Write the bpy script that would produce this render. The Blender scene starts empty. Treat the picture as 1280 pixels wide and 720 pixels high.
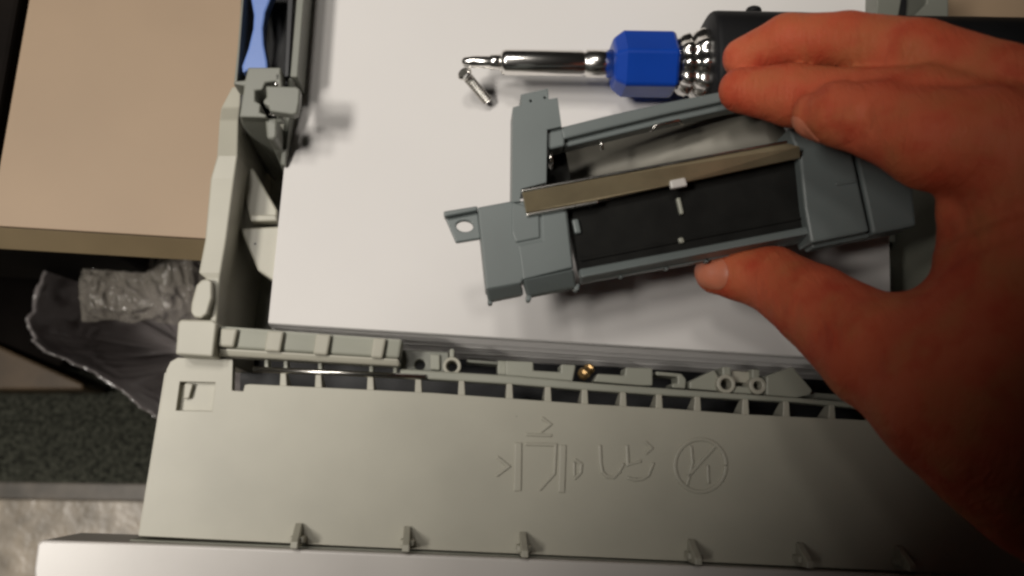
import bpy, bmesh, math, random
import numpy as np
from mathutils import Vector, Matrix, Euler, noise

random.seed(7)
S = bpy.context.scene
COL = S.collection
R = math.radians

# ------------------------------------------------------------------ camera
FPX = 1180.0                       # focal length in pixels of the 1280 px wide photograph
CAM = Vector((0.0662, -0.0419, 0.3210))
ROT = Euler((0.1797, -0.0589, 0.0550), 'XYZ')
cd = bpy.data.cameras.new('camera')
cd.sensor_width = 36.0
cd.lens = 36.0 * FPX / 1280.0
cd.clip_start = 0.01
cd.clip_end = 50
cd.dof.use_dof = True
cd.dof.focus_distance = 0.315
cd.dof.aperture_fstop = 13.0
cam = bpy.data.objects.new('camera', cd)
cam.location = CAM
cam.rotation_euler = ROT
COL.objects.link(cam)
S.camera = cam
RM = ROT.to_matrix()

# ------------------------------------------------------------------ light
W = bpy.data.worlds.new('World')
S.world = W
W.use_nodes = True
bg = W.node_tree.nodes['Background']
bg.inputs[0].default_value = (1.0, 0.90, 0.80, 1)
bg.inputs[1].default_value = 0.006

def lamp(name, kind, loc, aim, energy, color, **kw):
    l = bpy.data.lights.new(name, kind)
    l.energy = energy
    l.color = color
    for k, v in kw.items():
        setattr(l, k, v)
    o = bpy.data.objects.new(name, l)
    o.location = loc
    o.rotation_euler = (Vector(aim) - Vector(loc)).to_track_quat('-Z', 'Y').to_euler()
    COL.objects.link(o)
    return o

# added spots share the left light; cone edges imitate shade from the camera holder
for k, (loc, aim, size, blend, power) in enumerate((
        ((-0.64, -0.20, 1.22), (-0.597, 0.52, 0.0), 75.07, 0.074, 29.5),
        ((-0.564, 0.007, 1.09), (-0.572, 0.56, 0.0), 86.29, 0.05, 17.5),
        ((-0.414, 0.30, 1.347), (-0.486, 0.54, 0.0), 68.16, 0.05, 16.5),
        ((-0.15, 0.47, 1.388), (-0.565, 0.68, 0.0), 79.21, 0.059, 15.0))):
    lamp('left_spot', 'SPOT', loc, aim, power, (1.0, 0.945, 0.87),
         shadow_soft_size=0.09, spot_size=R(size), spot_blend=blend)

S.render.engine = 'CYCLES'
S.view_settings.view_transform = 'Standard'
S.view_settings.look = 'None'
S.view_settings.exposure = 0.0
S.view_settings.gamma = 1.0
S.cycles.use_denoising = True
S.cycles.filter_width = 2.7
S.cycles.max_bounces = 8
S.cycles.caustics_reflective = False
S.cycles.caustics_refractive = False
S.render.use_persistent_data = False

# ------------------------------------------------------------------ helpers
def at(px, py, z=0.0):
    """world point seen at a pixel of the photograph, on the level plane of height z"""
    d = RM @ Vector(((px - 640) / FPX, -(py - 360) / FPX, -1.0))
    t = (z - CAM.z) / d.z
    return CAM + d * t

def pxm(r, z):
    """a length in photograph pixels at height z, in metres"""
    return r * (CAM.z - z) / FPX

def P(pts, z):
    return [at(x, y, z) for x, y in pts]

ROOT = {}
def thing(name, label, cat, loc, group=None):
    o = bpy.data.objects.new(name, None)
    o.empty_display_size = 0.01
    o.location = loc
    COL.objects.link(o)
    o['label'] = label
    o['category'] = cat
    if group:
        o['group'] = group
    ROOT[o.name] = Vector(loc)
    return o

def origin_of(parent):
    while parent is not None and parent.parent is not None:
        parent = parent.parent
    return ROOT.get(parent.name, Vector((0, 0, 0))) if parent else Vector((0, 0, 0))

def link(name, bm, mat, parent=None, bevel=0.0, smooth=False, seg=2, angle=35, label=None):
    off = origin_of(parent)
    bmesh.ops.translate(bm, verts=bm.verts, vec=-off)
    bmesh.ops.recalc_face_normals(bm, faces=bm.faces)
    me = bpy.data.meshes.new(name)
    for f in bm.faces:
        f.smooth = smooth
    bm.to_mesh(me)
    bm.free()
    me.materials.append(mat)
    o = bpy.data.objects.new(name, me)
    COL.objects.link(o)
    if parent:
        o.parent = parent
    if bevel:
        m = o.modifiers.new('bevel', 'BEVEL')
        m.width = bevel
        m.segments = seg
        m.limit_method = 'ANGLE'
        m.angle_limit = R(angle)
        m.harden_normals = False
    if label:
        o['label'] = label
    return o

def add_prism(bm, top, drop, holes=(), vec=None):
    """polygon of world points, pushed down by drop; drop may be a list, one value per point"""
    loops = [list(top)] + [list(h) for h in holes]
    down = Vector((0, 0, -1)) if vec is None else vec
    if not holes:
        tv = [bm.verts.new(p) for p in top]
        ds = drop if isinstance(drop, (list, tuple)) else [drop] * len(top)
        bv = [bm.verts.new(Vector(p) + down * d) for p, d in zip(top, ds)]
        bm.faces.new(tv)
        bm.faces.new(bv[::-1])
        n = len(tv)
        for i in range(n):
            bm.faces.new((tv[i], bv[i], bv[(i + 1) % n], tv[(i + 1) % n]))
        return
    tl, es = [], []
    for lp in loops:
        vs = [bm.verts.new(p) for p in lp]
        tl.append(vs)
        es += [bm.edges.new((vs[i], vs[(i + 1) % len(vs)])) for i in range(len(vs))]
    r = bmesh.ops.triangle_fill(bm, use_beauty=True, use_dissolve=False, edges=es)
    fs = [f for f in r['geom'] if isinstance(f, bmesh.types.BMFace)]
    mp = {}
    for lp in tl:
        for v in lp:
            mp[v] = bm.verts.new(v.co + down * drop)
    for f in fs:
        bm.faces.new([mp[v] for v in f.verts][::-1])
    for vs in tl:
        n = len(vs)
        for i in range(n):
            bm.faces.new((vs[i], mp[vs[i]], mp[vs[(i + 1) % n]], vs[(i + 1) % n]))

def prism(name, top, drop, mat, parent=None, bevel=0.0004, holes=(), vec=None, label=None):
    bm = bmesh.new()
    add_prism(bm, top, drop, holes, vec)
    return link(name, bm, mat, parent, bevel, label=label)

def circle(px, py, z, rpx, n=20, ry=None):
    c = at(px, py, z)
    r = pxm(rpx, z)
    r2 = pxm(ry, z) if ry else r
    return [c + Vector((math.cos(a) * r, math.sin(a) * r2, 0)) for a in (2 * math.pi * i / n for i in range(n))]

def add_lathe(bm, a, b, prof, n=28, lobes=0, lobe=0.0, phase=0.0, cap=True):
    """prof: (t along a->b in metres, radius)"""
    ax = (b - a).normalized()
    u = ax.cross(Vector((0, 0, 1)))
    if u.length < 1e-3:
        u = Vector((1, 0, 0))
    u.normalize()
    v = u.cross(ax)
    rings = []
    for t, r in prof:
        ring = []
        for i in range(n):
            th = 2 * math.pi * i / n + phase
            rr = r * (1 + lobe * math.cos(lobes * th)) if lobes else r
            ring.append(bm.verts.new(a + ax * t + (u * math.cos(th) + v * math.sin(th)) * rr))
        rings.append(ring)
    for k in range(len(rings) - 1):
        for i in range(n):
            bm.faces.new((rings[k][i], rings[k][(i + 1) % n], rings[k + 1][(i + 1) % n], rings[k + 1][i]))
    if cap:
        bm.faces.new(rings[0][::-1])
        bm.faces.new(rings[-1])

def tube(bm, pts, r, n=8):
    rings = []
    for k, p in enumerate(pts):
        d = (pts[min(k + 1, len(pts) - 1)] - pts[max(k - 1, 0)]).normalized()
        u = d.cross(Vector((0.02, 0.1, 1))).normalized()
        v = d.cross(u)
        rings.append([bm.verts.new(p + (u * math.cos(2 * math.pi * i / n) + v * math.sin(2 * math.pi * i / n)) * r) for i in range(n)])
    for k in range(len(rings) - 1):
        for i in range(n):
            bm.faces.new((rings[k][i], rings[k][(i + 1) % n], rings[k + 1][(i + 1) % n], rings[k + 1][i]))
    bm.faces.new(rings[0][::-1])
    bm.faces.new(rings[-1])

# ------------------------------------------------------------------ materials
def material(name, col, rough=0.5, metal=0.0, var=0.06, vscale=40, bump=0.05, bscale=900, col2=None,
             spec=0.5, sss=0.0, coat=0.0, rvar=0.0, dist=0.001):
    m = bpy.data.materials.new(name)
    m.use_nodes = True
    nt = m.node_tree
    b = nt.nodes['Principled BSDF']
    tc = nt.nodes.new('ShaderNodeTexCoord')
    n1 = nt.nodes.new('ShaderNodeTexNoise')
    n1.inputs['Scale'].default_value = vscale
    n1.inputs['Detail'].default_value = 5
    nt.links.new(tc.outputs['Object'], n1.inputs['Vector'])
    mx = nt.nodes.new('ShaderNodeMix')
    mx.data_type = 'RGBA'
    c2 = col2 or tuple(c * (1 - 2 * var) for c in col)
    c1 = col if col2 else tuple(min(1, c * (1 + var)) for c in col)
    mx.inputs['A'].default_value = (*c1, 1)
    mx.inputs['B'].default_value = (*c2, 1)
    cr = nt.nodes.new('ShaderNodeMapRange')
    cr.inputs['From Min'].default_value = 0.3
    cr.inputs['From Max'].default_value = 0.7
    nt.links.new(n1.outputs['Fac'], cr.inputs['Value'])
    nt.links.new(cr.outputs[0], mx.inputs['Factor'])
    nt.links.new(mx.outputs['Result'], b.inputs['Base Color'])
    b.inputs['Roughness'].default_value = rough
    b.inputs['Metallic'].default_value = metal
    b.inputs['Specular IOR Level'].default_value = spec
    if rvar:
        rr = nt.nodes.new('ShaderNodeMapRange')
        rr.inputs['To Min'].default_value = max(0.02, rough - rvar)
        rr.inputs['To Max'].default_value = min(1, rough + rvar)
        nt.links.new(n1.outputs['Fac'], rr.inputs['Value'])
        nt.links.new(rr.outputs[0], b.inputs['Roughness'])
    if bump:
        n2 = nt.nodes.new('ShaderNodeTexNoise')
        n2.inputs['Scale'].default_value = bscale
        n2.inputs['Detail'].default_value = 3
        nt.links.new(tc.outputs['Object'], n2.inputs['Vector'])
        bp = nt.nodes.new('ShaderNodeBump')
        bp.inputs['Strength'].default_value = bump
        bp.inputs['Distance'].default_value = dist
        nt.links.new(n2.outputs['Fac'], bp.inputs['Height'])
        nt.links.new(bp.outputs['Normal'], b.inputs['Normal'])
    if sss:
        b.inputs['Subsurface Weight'].default_value = sss
        b.inputs['Subsurface Radius'].default_value = (1.0, 0.35, 0.2)
        b.inputs['Subsurface Scale'].default_value = 0.004
    if coat:
        b.inputs['Coat Weight'].default_value = coat
        b.inputs['Coat Roughness'].default_value = 0.15
    return m

M = {
    'tray':   material('light_grey_plastic', (0.43, 0.415, 0.345), 0.42, var=0.04, bump=0.06, bscale=2200, dist=0.0002),
    'tray2':  material('grey_plastic', (0.33, 0.335, 0.28), 0.45, var=0.05, bump=0.05, bscale=2000, dist=0.0002),
    'cover':  material('white_plastic', (0.60, 0.57, 0.54), 0.32, var=0.03, bump=0.04, bscale=1500, dist=0.0002),
    'guide':  material('dark_grey_plastic', (0.20, 0.205, 0.175), 0.42, var=0.05, bump=0.05, bscale=2000, dist=0.0002),
    'black_and_shade': material('black_plastic_and_shade', (0.012, 0.013, 0.016), 0.45, var=0.1, bump=0.0),  # black recess parts, plus the bed whose black paints gap shade
    'slate':  material('blue_grey_plastic', (0.155, 0.180, 0.178), 0.40, var=0.04, bump=0.06, bscale=2200, dist=0.0002),
    'slider': material('periwinkle_plastic', (0.16, 0.26, 0.60), 0.4, var=0.03, bump=0.03),
    'blue':   material('royal_blue_plastic', (0.004, 0.05, 0.36), 0.33, var=0.05, bump=0.05, bscale=1500, dist=0.0002),
    'paper':  material('white_paper', (0.725, 0.705, 0.69), 0.85, var=0.012, vscale=18, bump=0.05, bscale=1800, spec=0.2, dist=0.0002),
    'paper2': material('paper_edge', (0.74, 0.72, 0.73), 0.9, var=0.08, vscale=60, bump=0.0, spec=0.1),
    'chrome': material('chrome', (0.86, 0.84, 0.81), 0.21, 1.0, var=0.06, bump=0.05, bscale=300, rvar=0.08, dist=0.0003),
    'steel':  material('worn_steel', (0.62, 0.60, 0.56), 0.25, 1.0, var=0.08, bump=0.04, bscale=700, rvar=0.1, dist=0.0003),
    'strip':  material('brownish_metal', (0.34, 0.28, 0.175), 0.36, 0.4, var=0.1, vscale=90, bump=0.05, bscale=800, rvar=0.1, dist=0.0003),
    'brass':  material('brass', (0.50, 0.33, 0.15), 0.42, 1.0, var=0.1, bump=0.0),
    'pad':    material('black_rubber', (0.009, 0.009, 0.008), 0.75, spec=0.2, var=0.2, vscale=120, bump=0.15, bscale=900, dist=0.0003),
    'handle': material('black_handle_plastic', (0.006, 0.006, 0.007), 0.62, spec=0.25, var=0.2, bump=0.1, bscale=900, dist=0.0003),
    'desk':   material('tan_laminate', (0.36, 0.255, 0.165), 0.55, var=0.035, vscale=14, bump=0.04, bscale=1200, dist=0.0002),
    'edge':   material('brown_edge_band', (0.225, 0.170, 0.098), 0.5, var=0.08, vscale=25, bump=0.06, bscale=700, dist=0.0003),
    'dark_gap_fill': material('gap_shade_black', (0.008, 0.006, 0.005), 0.85, spec=0.1, var=0.15, bump=0.05),
    'wood':   material('brown_plinth', (0.15, 0.098, 0.052), 0.5, var=0.2, vscale=30, bump=0.1),
    'bin':    material('black_bin_plastic', (0.012, 0.011, 0.012), 0.45, var=0.1, bump=0.0),
}

def add_specks(m, scale, size, keep):
    """a few dark specks of dust and toner lying on a light surface"""
    nt = m.node_tree
    b = nt.nodes['Principled BSDF']
    tc = nt.nodes['Texture Coordinate']
    vo = nt.nodes.new('ShaderNodeTexVoronoi')
    vo.inputs['Scale'].default_value = scale
    nt.links.new(tc.outputs['Object'], vo.inputs['Vector'])
    lt = nt.nodes.new('ShaderNodeMath'); lt.operation = 'LESS_THAN'
    lt.inputs[1].default_value = size
    nt.links.new(vo.outputs['Distance'], lt.inputs[0])
    sp_ = nt.nodes.new('ShaderNodeSeparateColor')
    nt.links.new(vo.outputs['Color'], sp_.inputs[0])
    gt = nt.nodes.new('ShaderNodeMath'); gt.operation = 'GREATER_THAN'
    gt.inputs[1].default_value = 1 - keep
    nt.links.new(sp_.outputs[0], gt.inputs[0])
    mu = nt.nodes.new('ShaderNodeMath'); mu.operation = 'MULTIPLY'
    nt.links.new(lt.outputs[0], mu.inputs[0]); nt.links.new(gt.outputs[0], mu.inputs[1])
    mx = nt.nodes.new('ShaderNodeMix'); mx.data_type = 'RGBA'
    mx.inputs['B'].default_value = (0.05, 0.045, 0.04, 1)
    nt.links.new(b.inputs['Base Color'].links[0].from_socket, mx.inputs['A'])
    nt.links.new(mu.outputs[0], mx.inputs['Factor'])
    nt.links.new(mx.outputs['Result'], b.inputs['Base Color'])
add_specks(M['tray'], 75, 0.036, 0.14)
add_specks(M['desk'], 45, 0.02, 0.15)

def carpet_material():
    m = material('dark_carpet', (0.125, 0.128, 0.100), 0.95, col2=(0.008, 0.009, 0.008), vscale=260, bump=1.0, bscale=300, spec=0.1, dist=0.004)
    return m
def mat_material():
    return material('mottled_vinyl', (0.62, 0.53, 0.42), 0.34, col2=(0.25, 0.215, 0.17), vscale=34, bump=0.6, bscale=90, rvar=0.15, dist=0.002)
def skin_material():
    m = material('skin', (0.56, 0.130, 0.062), 0.58, col2=(0.48, 0.080, 0.036), vscale=55, bump=0.25, bscale=1400, sss=0.12, spec=0.14, dist=0.0004)
    nt = m.node_tree
    b = nt.nodes['Principled BSDF']
    # fine skin lines over the pores
    tc = nt.nodes['Texture Coordinate']
    vo = nt.nodes.new('ShaderNodeTexVoronoi')
    vo.feature = 'DISTANCE_TO_EDGE'
    vo.inputs['Scale'].default_value = 700
    nt.links.new(tc.outputs['Object'], vo.inputs['Vector'])
    b2 = nt.nodes.new('ShaderNodeBump')
    b2.inputs['Strength'].default_value = 0.35
    b2.inputs['Distance'].default_value = 0.0004
    nt.links.new(vo.outputs['Distance'], b2.inputs['Height'])
    old = b.inputs['Normal'].links[0].from_socket
    n3 = nt.nodes.new('ShaderNodeTexNoise')
    n3.inputs['Scale'].default_value = 75
    n3.inputs['Detail'].default_value = 4
    mp_ = nt.nodes.new('ShaderNodeMapping')
    mp_.inputs['Location'].default_value = (3.1, 1.7, 0.4)
    nt.links.new(tc.outputs['Object'], mp_.inputs['Vector'])
    nt.links.new(mp_.outputs['Vector'], n3.inputs['Vector'])
    ra = nt.nodes.new('ShaderNodeMapRange')
    ra.inputs['From Min'].default_value = 0.45
    ra.inputs['From Max'].default_value = 0.70
    ra.inputs['To Max'].default_value = 0.75
    nt.links.new(n3.outputs['Fac'], ra.inputs['Value'])
    m2 = nt.nodes.new('ShaderNodeMix')
    m2.data_type = 'RGBA'
    m2.inputs['B'].default_value = (0.45, 0.145, 0.058, 1)
    nt.links.new(b.inputs['Base Color'].links[0].from_socket, m2.inputs['A'])
    nt.links.new(ra.outputs[0], m2.inputs['Factor'])
    nt.links.new(m2.outputs['Result'], b.inputs['Base Color'])
    nt.links.new(old, b2.inputs['Normal'])
    nt.links.new(b2.outputs['Normal'], b.inputs['Normal'])
    # transverse wrinkles: noise squeezed along the fingers
    m4 = nt.nodes.new('ShaderNodeMapping')
    m4.inputs['Scale'].default_value = (620, 130, 130)
    nt.links.new(tc.outputs['Object'], m4.inputs['Vector'])
    n4 = nt.nodes.new('ShaderNodeTexNoise')
    n4.inputs['Scale'].default_value = 1.0
    n4.inputs['Detail'].default_value = 4
    n4.inputs['Distortion'].default_value = 0.6
    nt.links.new(m4.outputs['Vector'], n4.inputs['Vector'])
    b4 = nt.nodes.new('ShaderNodeBump')
    b4.inputs['Strength'].default_value = 0.42
    b4.inputs['Distance'].default_value = 0.0017
    nt.links.new(n4.outputs['Fac'], b4.inputs['Height'])
    nt.links.new(b2.outputs['Normal'], b4.inputs['Normal'])
    nt.links.new(b4.outputs['Normal'], b.inputs['Normal'])
    # redder blotches
    n5 = nt.nodes.new('ShaderNodeTexNoise')
    n5.inputs['Scale'].default_value = 110
    n5.inputs['Detail'].default_value = 5
    nt.links.new(tc.outputs['Object'], n5.inputs['Vector'])
    r5 = nt.nodes.new('ShaderNodeMapRange')
    r5.inputs['From Min'].default_value = 0.52
    r5.inputs['From Max'].default_value = 0.72
    r5.inputs['To Max'].default_value = 0.6
    nt.links.new(n5.outputs['Fac'], r5.inputs['Value'])
    m5 = nt.nodes.new('ShaderNodeMix')
    m5.data_type = 'RGBA'
    m5.inputs['B'].default_value = (0.44, 0.052, 0.026, 1)
    nt.links.new(b.inputs['Base Color'].links[0].from_socket, m5.inputs['A'])
    nt.links.new(r5.outputs[0], m5.inputs['Factor'])
    nt.links.new(m5.outputs['Result'], b.inputs['Base Color'])
    return m
def film_material(name, tint, alpha, rough=0.12, scale=26, depth=0.008):
    m = bpy.data.materials.new(name)
    m.use_nodes = True
    nt = m.node_tree
    b = nt.nodes['Principled BSDF']
    b.inputs['Base Color'].default_value = (*tint, 1)
    b.inputs['Roughness'].default_value = rough
    b.inputs['Alpha'].default_value = alpha
    b.inputs['Specular IOR Level'].default_value = 0.9
    tc = nt.nodes.new('ShaderNodeTexCoord')
    n = nt.nodes.new('ShaderNodeTexNoise')
    n.noise_type = 'RIDGED_MULTIFRACTAL'
    n.inputs['Scale'].default_value = scale
    n.inputs['Detail'].default_value = 5
    n.inputs['Distortion'].default_value = 0.8
    nt.links.new(tc.outputs['Object'], n.inputs['Vector'])
    bp = nt.nodes.new('ShaderNodeBump')
    bp.inputs['Strength'].default_value = 0.9
    bp.inputs['Distance'].default_value = depth
    nt.links.new(n.outputs['Fac'], bp.inputs['Height'])
    nt.links.new(bp.outputs['Normal'], b.inputs['Normal'])
    return m

# ================================================================== SETTING
ZF = -0.62       # room floor
ZD = -0.052      # desk top
bm = bmesh.new()
add_prism(bm, [Vector((-2.5, -2.5, ZF)), Vector((2.5, -2.5, ZF)), Vector((2.5, 2.5, ZF)), Vector((-2.5, 2.5, ZF))], 0.02)
o = link('carpet', bm, carpet_material())
o['kind'] = 'structure'

# desk
d0 = at(6, 283, ZD); d1 = at(252, 298, ZD)
ux = (d1 - d0).normalized(); uy = Vector((-ux.y, ux.x, 0))
L0 = at(40, 0, ZD); L1 = at(10, 170, ZD)
ul = (L0 - L1).normalized()
corner = d0 - ux * 0.006
desk = thing('desk', 'tan laminate desk top with brown front edge under the grey tray', 'desk', (corner.x, corner.y, ZF))
far = 1.0
back_l = corner + ul * 0.9
topq = [corner, corner + ux * 0.9, corner + ux * 0.9 + ul * 0.9, back_l]
prism('desk_top', topq, 0.0085, M['desk'], desk, 0.0003)
bm = bmesh.new()
t_ = Vector((0, 0, -0.0007)); d_ = Vector((0, 0, -0.0087)) - uy * 0.0072; k_ = Vector((0, 0, -0.0092)); 
ea, eb = corner - uy * 0.0003, corner + ux * 0.9 - uy * 0.0003
fr = [bm.verts.new(p) for p in (ea + t_, eb + t_, eb + d_, ea + d_, ea + k_, eb + k_)]
for f_ in ((0, 1, 2, 3), (3, 2, 5, 4), (4, 5, 1, 0), (0, 3, 4), (1, 5, 2)):
    bm.faces.new([fr[i] for i in f_])
link('edge_band', bm, M['edge'], desk, 0.0003)
pl = corner + ux * 0.75 + uy * 0.12
prism('side_panel', [pl + Vector((0, 0, -0.038)), pl + ux * 0.02 + Vector((0, 0, -0.038)), pl + ux * 0.02 + uy * 0.6 + Vector((0, 0, -0.038)), pl + uy * 0.6 + Vector((0, 0, -0.038))], ZD - 0.038 - ZF - 0.001, M['edge'], desk)

# near-black blocks added for the dark gap left of the desk, with brown plinth
c_in = at(66, 318, -0.30)
gap_fill = thing('dark_gap_fill', 'near black block added for the dark gap left of the tan desk', 'dark_gap_fill', (c_in.x - 0.1, c_in.y, ZF))
prism('body', [at(-420, 300, -0.53), at(6, 430, -0.53), at(74, 458, -0.53), at(120, 400, -0.53), at(120, 200, -0.53), at(-420, 160, -0.53)], -ZF - 0.53 - 0.002, M['dark_gap_fill'], gap_fill, 0.002)
q0 = corner + ul * 0.02 - ux * 0.004
prism('upper_gap_fill', [q0, q0 + ul * 0.8, q0 + ul * 0.8 - ux * 0.3, q0 - ux * 0.3], 0.247, M['dark_gap_fill'], gap_fill, 0.002)
prism('plinth', [at(-400, 300, -0.56), at(-60, 405, -0.56), at(6, 436, -0.56), at(104, 480, -0.56), at(104, 487, -0.56), at(-400, 487, -0.56)], 0.058, M['wood'], gap_fill, 0.002)

# vinyl chair mat
mt = thing('chair_mat', 'glossy mottled brown mat lying on the dark carpet beside the tray', 'mat', at(90, 680, ZF))
mm = mat_material()
prism('mat_sheet', P([(-300, 620), (185, 627), (420, 633), (420, 1100), (-300, 1100)], ZF + 0.006), 0.0055, mm, mt, 0.001)
prism('mat_lip', P([(-300, 598), (185, 605), (420, 611), (420, 632.5), (185, 626.5), (-300, 619.5)], ZF + 0.004), 0.0035, material('mat_lip_vinyl', (0.20, 0.17, 0.135), 0.45, col2=(0.09, 0.078, 0.062), vscale=40, bump=0.3, bscale=80), mt, 0.001)

# waste bin with liner
ZB = -0.27
rim_px = [(70, 322), (52, 358), (38, 398), (41, 420), (52, 436), (76, 447), (108, 461), (140, 480), (170, 503), (198, 522), (240, 540), (300, 530), (350, 470), (360, 400), (350, 330), (300, 280), (180, 270), (100, 280)]
def smooth_loop(pts, n):
    out = []
    m = len(pts)
    for i in range(n):
        t = i * m / n
        k = int(t); f = t - k
        p0, p1, p2, p3 = (pts[(k + j - 1) % m] for j in range(4))
        out.append(0.5 * ((2 * p1) + (p2 - p0) * f + (2 * p0 - 5 * p1 + 4 * p2 - p3) * f * f + (3 * p1 - p0 - 3 * p2 + p3) * f ** 3))
    return out
rim = smooth_loop(P(rim_px, ZB), 200)
cen = sum(rim, Vector()) / len(rim)
binr = thing('waste_bin', 'black waste bin lined with a clear plastic bag under the desk', 'waste bin', (cen.x, cen.y, ZF))
bm = bmesh.new()
rings = []
for z, s in ((ZB - 0.004, 0.985), (ZB - 0.12, 0.93), (ZF + 0.004, 0.74)):
    rings.append([bm.verts.new(Vector((cen.x + (p.x - cen.x) * s, cen.y + (p.y - cen.y) * s, z))) for p in rim[::4]])
for z, s in ((ZF + 0.008, 0.72), (ZB - 0.12, 0.91), (ZB - 0.004, 0.97)):
    rings.append([bm.verts.new(Vector((cen.x + (p.x - cen.x) * s, cen.y + (p.y - cen.y) * s, z))) for p in rim[::4]])
n = len(rings[0])
for k in range(6):
    a, b = rings[k], rings[(k + 1) % 6]
    for i in range(n):
        bm.faces.new((a[i], a[(i + 1) % n], b[(i + 1) % n], b[i]))
bm.faces.new(rings[2]); bm.faces.new(rings[3])
link('bin_body', bm, M['bin'], binr, smooth=False)
bm = bmesh.new()
rings = []
prof = [(1.11, -0.036), (1.095, -0.026), (1.065, -0.015), (1.035, -0.007), (1.012, -0.001), (0.998, 0.004), (0.975, 0.001), (0.95, -0.010),
        (0.90, -0.03), (0.85, -0.045), (0.78, -0.06), (0.70, -0.075), (0.6, -0.088), (0.5, -0.098), (0.38, -0.105), (0.25, -0.11), (0.1, -0.112)]
for j, (s, dz) in enumerate(prof):
    ring = []
    for i, p in enumerate(rim):
        a = 2 * math.pi * i / len(rim)
        w = noise.noise(Vector((math.cos(a) * 5, math.sin(a) * 5, j * 0.10))) + 0.6 * noise.noise(Vector((math.cos(a) * 14, math.sin(a) * 14, j * 0.22)))
        amp = 0.012 if j > 7 else (0.004 if j in (4, 5, 6) else 0.006)
        fl = 0.35 + 1.1 * max(0.0, min(1.0, (cen.y - p.y) / 0.10))
        ss = (1 + (s - 1) * fl if s > 1 else s) + (w * 0.02 if j < 7 else w * 0.012)
        ring.append(bm.verts.new(Vector((cen.x + (p.x - cen.x) * ss, cen.y + (p.y - cen.y) * ss, ZB + dz + w * amp))))
    rings.append(ring)
n = len(rim)
for k in range(len(rings) - 1):
    for i in range(n):
        bm.faces.new((rings[k][i], rings[k][(i + 1) % n], rings[k + 1][(i + 1) % n], rings[k + 1][i]))
bm.faces.new(rings[-1])
link('bin_liner', bm, film_material('bin_liner_film', (0.33, 0.30, 0.295), 0.86, 0.2), binr, smooth=True)

# crumpled clear wrap lying in the bin
cw = at(175, 365, -0.25)
wrap = thing('plastic_wrap', 'crumpled clear plastic wrap lying in the lined bin', 'plastic wrap', cw)
bm = bmesh.new()
NX, NY = 150, 100
quad = P([(93, 282), (266, 272), (266, 406), (107, 400)], -0.262)
g = []
def ridge(q, p_):
    return (1 - min(1, abs(noise.noise(q)) * 2.2)) ** p_
for j in range(NY):
    row = []
    for i in range(NX):
        u, v = i / (NX - 1), j / (NY - 1)
        p = (quad[0] * (1 - u) + quad[1] * u) * (1 - v) + (quad[3] * (1 - u) + quad[2] * u) * v
        q = Vector((u * 3.0, v * 2.0, 0.3))
        q = q + noise.noise_vector(q * 1.3) * 0.35
        hgt = 0.005 * noise.noise(q) + 0.0030 * ridge(q * 2.3, 1) + 0.0016 * ridge(q * 5.1 + Vector((3, 1, 2)), 1)
        edge = min(u, v, 1 - u, 1 - v)
        row.append(bm.verts.new(p + Vector((0.003 * noise.noise(q * 2), 0.003 * noise.noise(q * 2.2), hgt + 0.008 * min(1, edge * 10)))))
    g.append(row)
for j in range(NY - 1):
    for i in range(NX - 1):
        bm.faces.new((g[j][i], g[j][i + 1], g[j + 1][i + 1], g[j + 1][i]))
link('wrap_sheet', bm, film_material('clear_wrap_film', (0.46, 0.42, 0.36), 0.50, 0.10, 80, 0.006), wrap, smooth=True)

# ================================================================== PAPER TRAY
ZK = 0.012       # deck top
ZT = -0.046      # tray floor
tray = thing('paper_tray', 'light grey printer paper tray pulled out and holding white paper', 'paper tray', (0.1, 0.0, ZT - 0.004))

# floor of the well
hole = P([(286, 256), (304, 256), (306, 274), (290, 274)], ZT)
prism('tray_floor', [Vector((-0.016, -0.062, ZT)), Vector((0.246, -0.062, ZT)), Vector((0.246, 0.30, ZT)), Vector((-0.016, 0.30, ZT))], 0.004, M['tray2'], tray, 0.0005, holes=[hole])
prism('floor_block', P([(299, 285), (362, 282), (362, 352), (343, 352), (322, 338)], -0.002), 0.012, M['tray'], tray, 0.0008)
prism('cross_brace', P([(298, 214), (316, 210), (346, 262), (346, 274), (312, 274), (309, 262)], -0.004), 0.004, M['tray'], tray, 0.0006)
prism('cross_brace', P([(312, 268), (345, 268), (347, 276), (313, 277)], 0.0005), 0.006, M['tray'], tray, 0.0006)

# left side wall: level lengths of its stepped top edge
wall = [(108, 290, 303, .004), (135, 276, 300, .005), (150, 274, 298, .010), (195, 271, 297, .013), (223, 263, 293, .0125), (300, 256, 283, .013),
        (341, 248, 276, .0135), (348, 257, 275, .013), (400, 262, 271, .012), (440, 262, 271, .012)]
bm = bmesh.new()
Lt, Rt, Lb, Rb = [], [], [], []
for py, l, r, z in wall:
    a, b = at(l, py, z), at(r, py, z)
    a.x += 0.0
    Lt.append(bm.verts.new(a)); Rt.append(bm.verts.new(b))
    Lb.append(bm.verts.new(Vector((a.x, a.y, ZT)))); Rb.append(bm.verts.new(Vector((b.x, b.y, ZT))))
for i in range(len(wall) - 1):
    bm.faces.new((Lt[i], Rt[i], Rt[i + 1], Lt[i + 1]))
    bm.faces.new((Lb[i], Lb[i + 1], Rb[i + 1], Rb[i]))
    bm.faces.new((Lt[i], Lt[i + 1], Lb[i + 1], Lb[i]))
    bm.faces.new((Rt[i], Rb[i], Rb[i + 1], Rt[i + 1]))
bm.faces.new((Lt[0], Lb[0], Rb[0], Rt[0])); bm.faces.new((Lt[-1], Rt[-1], Rb[-1], Lb[-1]))
link('side_wall', bm, M['tray'], tray, 0.0006, angle=25)
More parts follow.
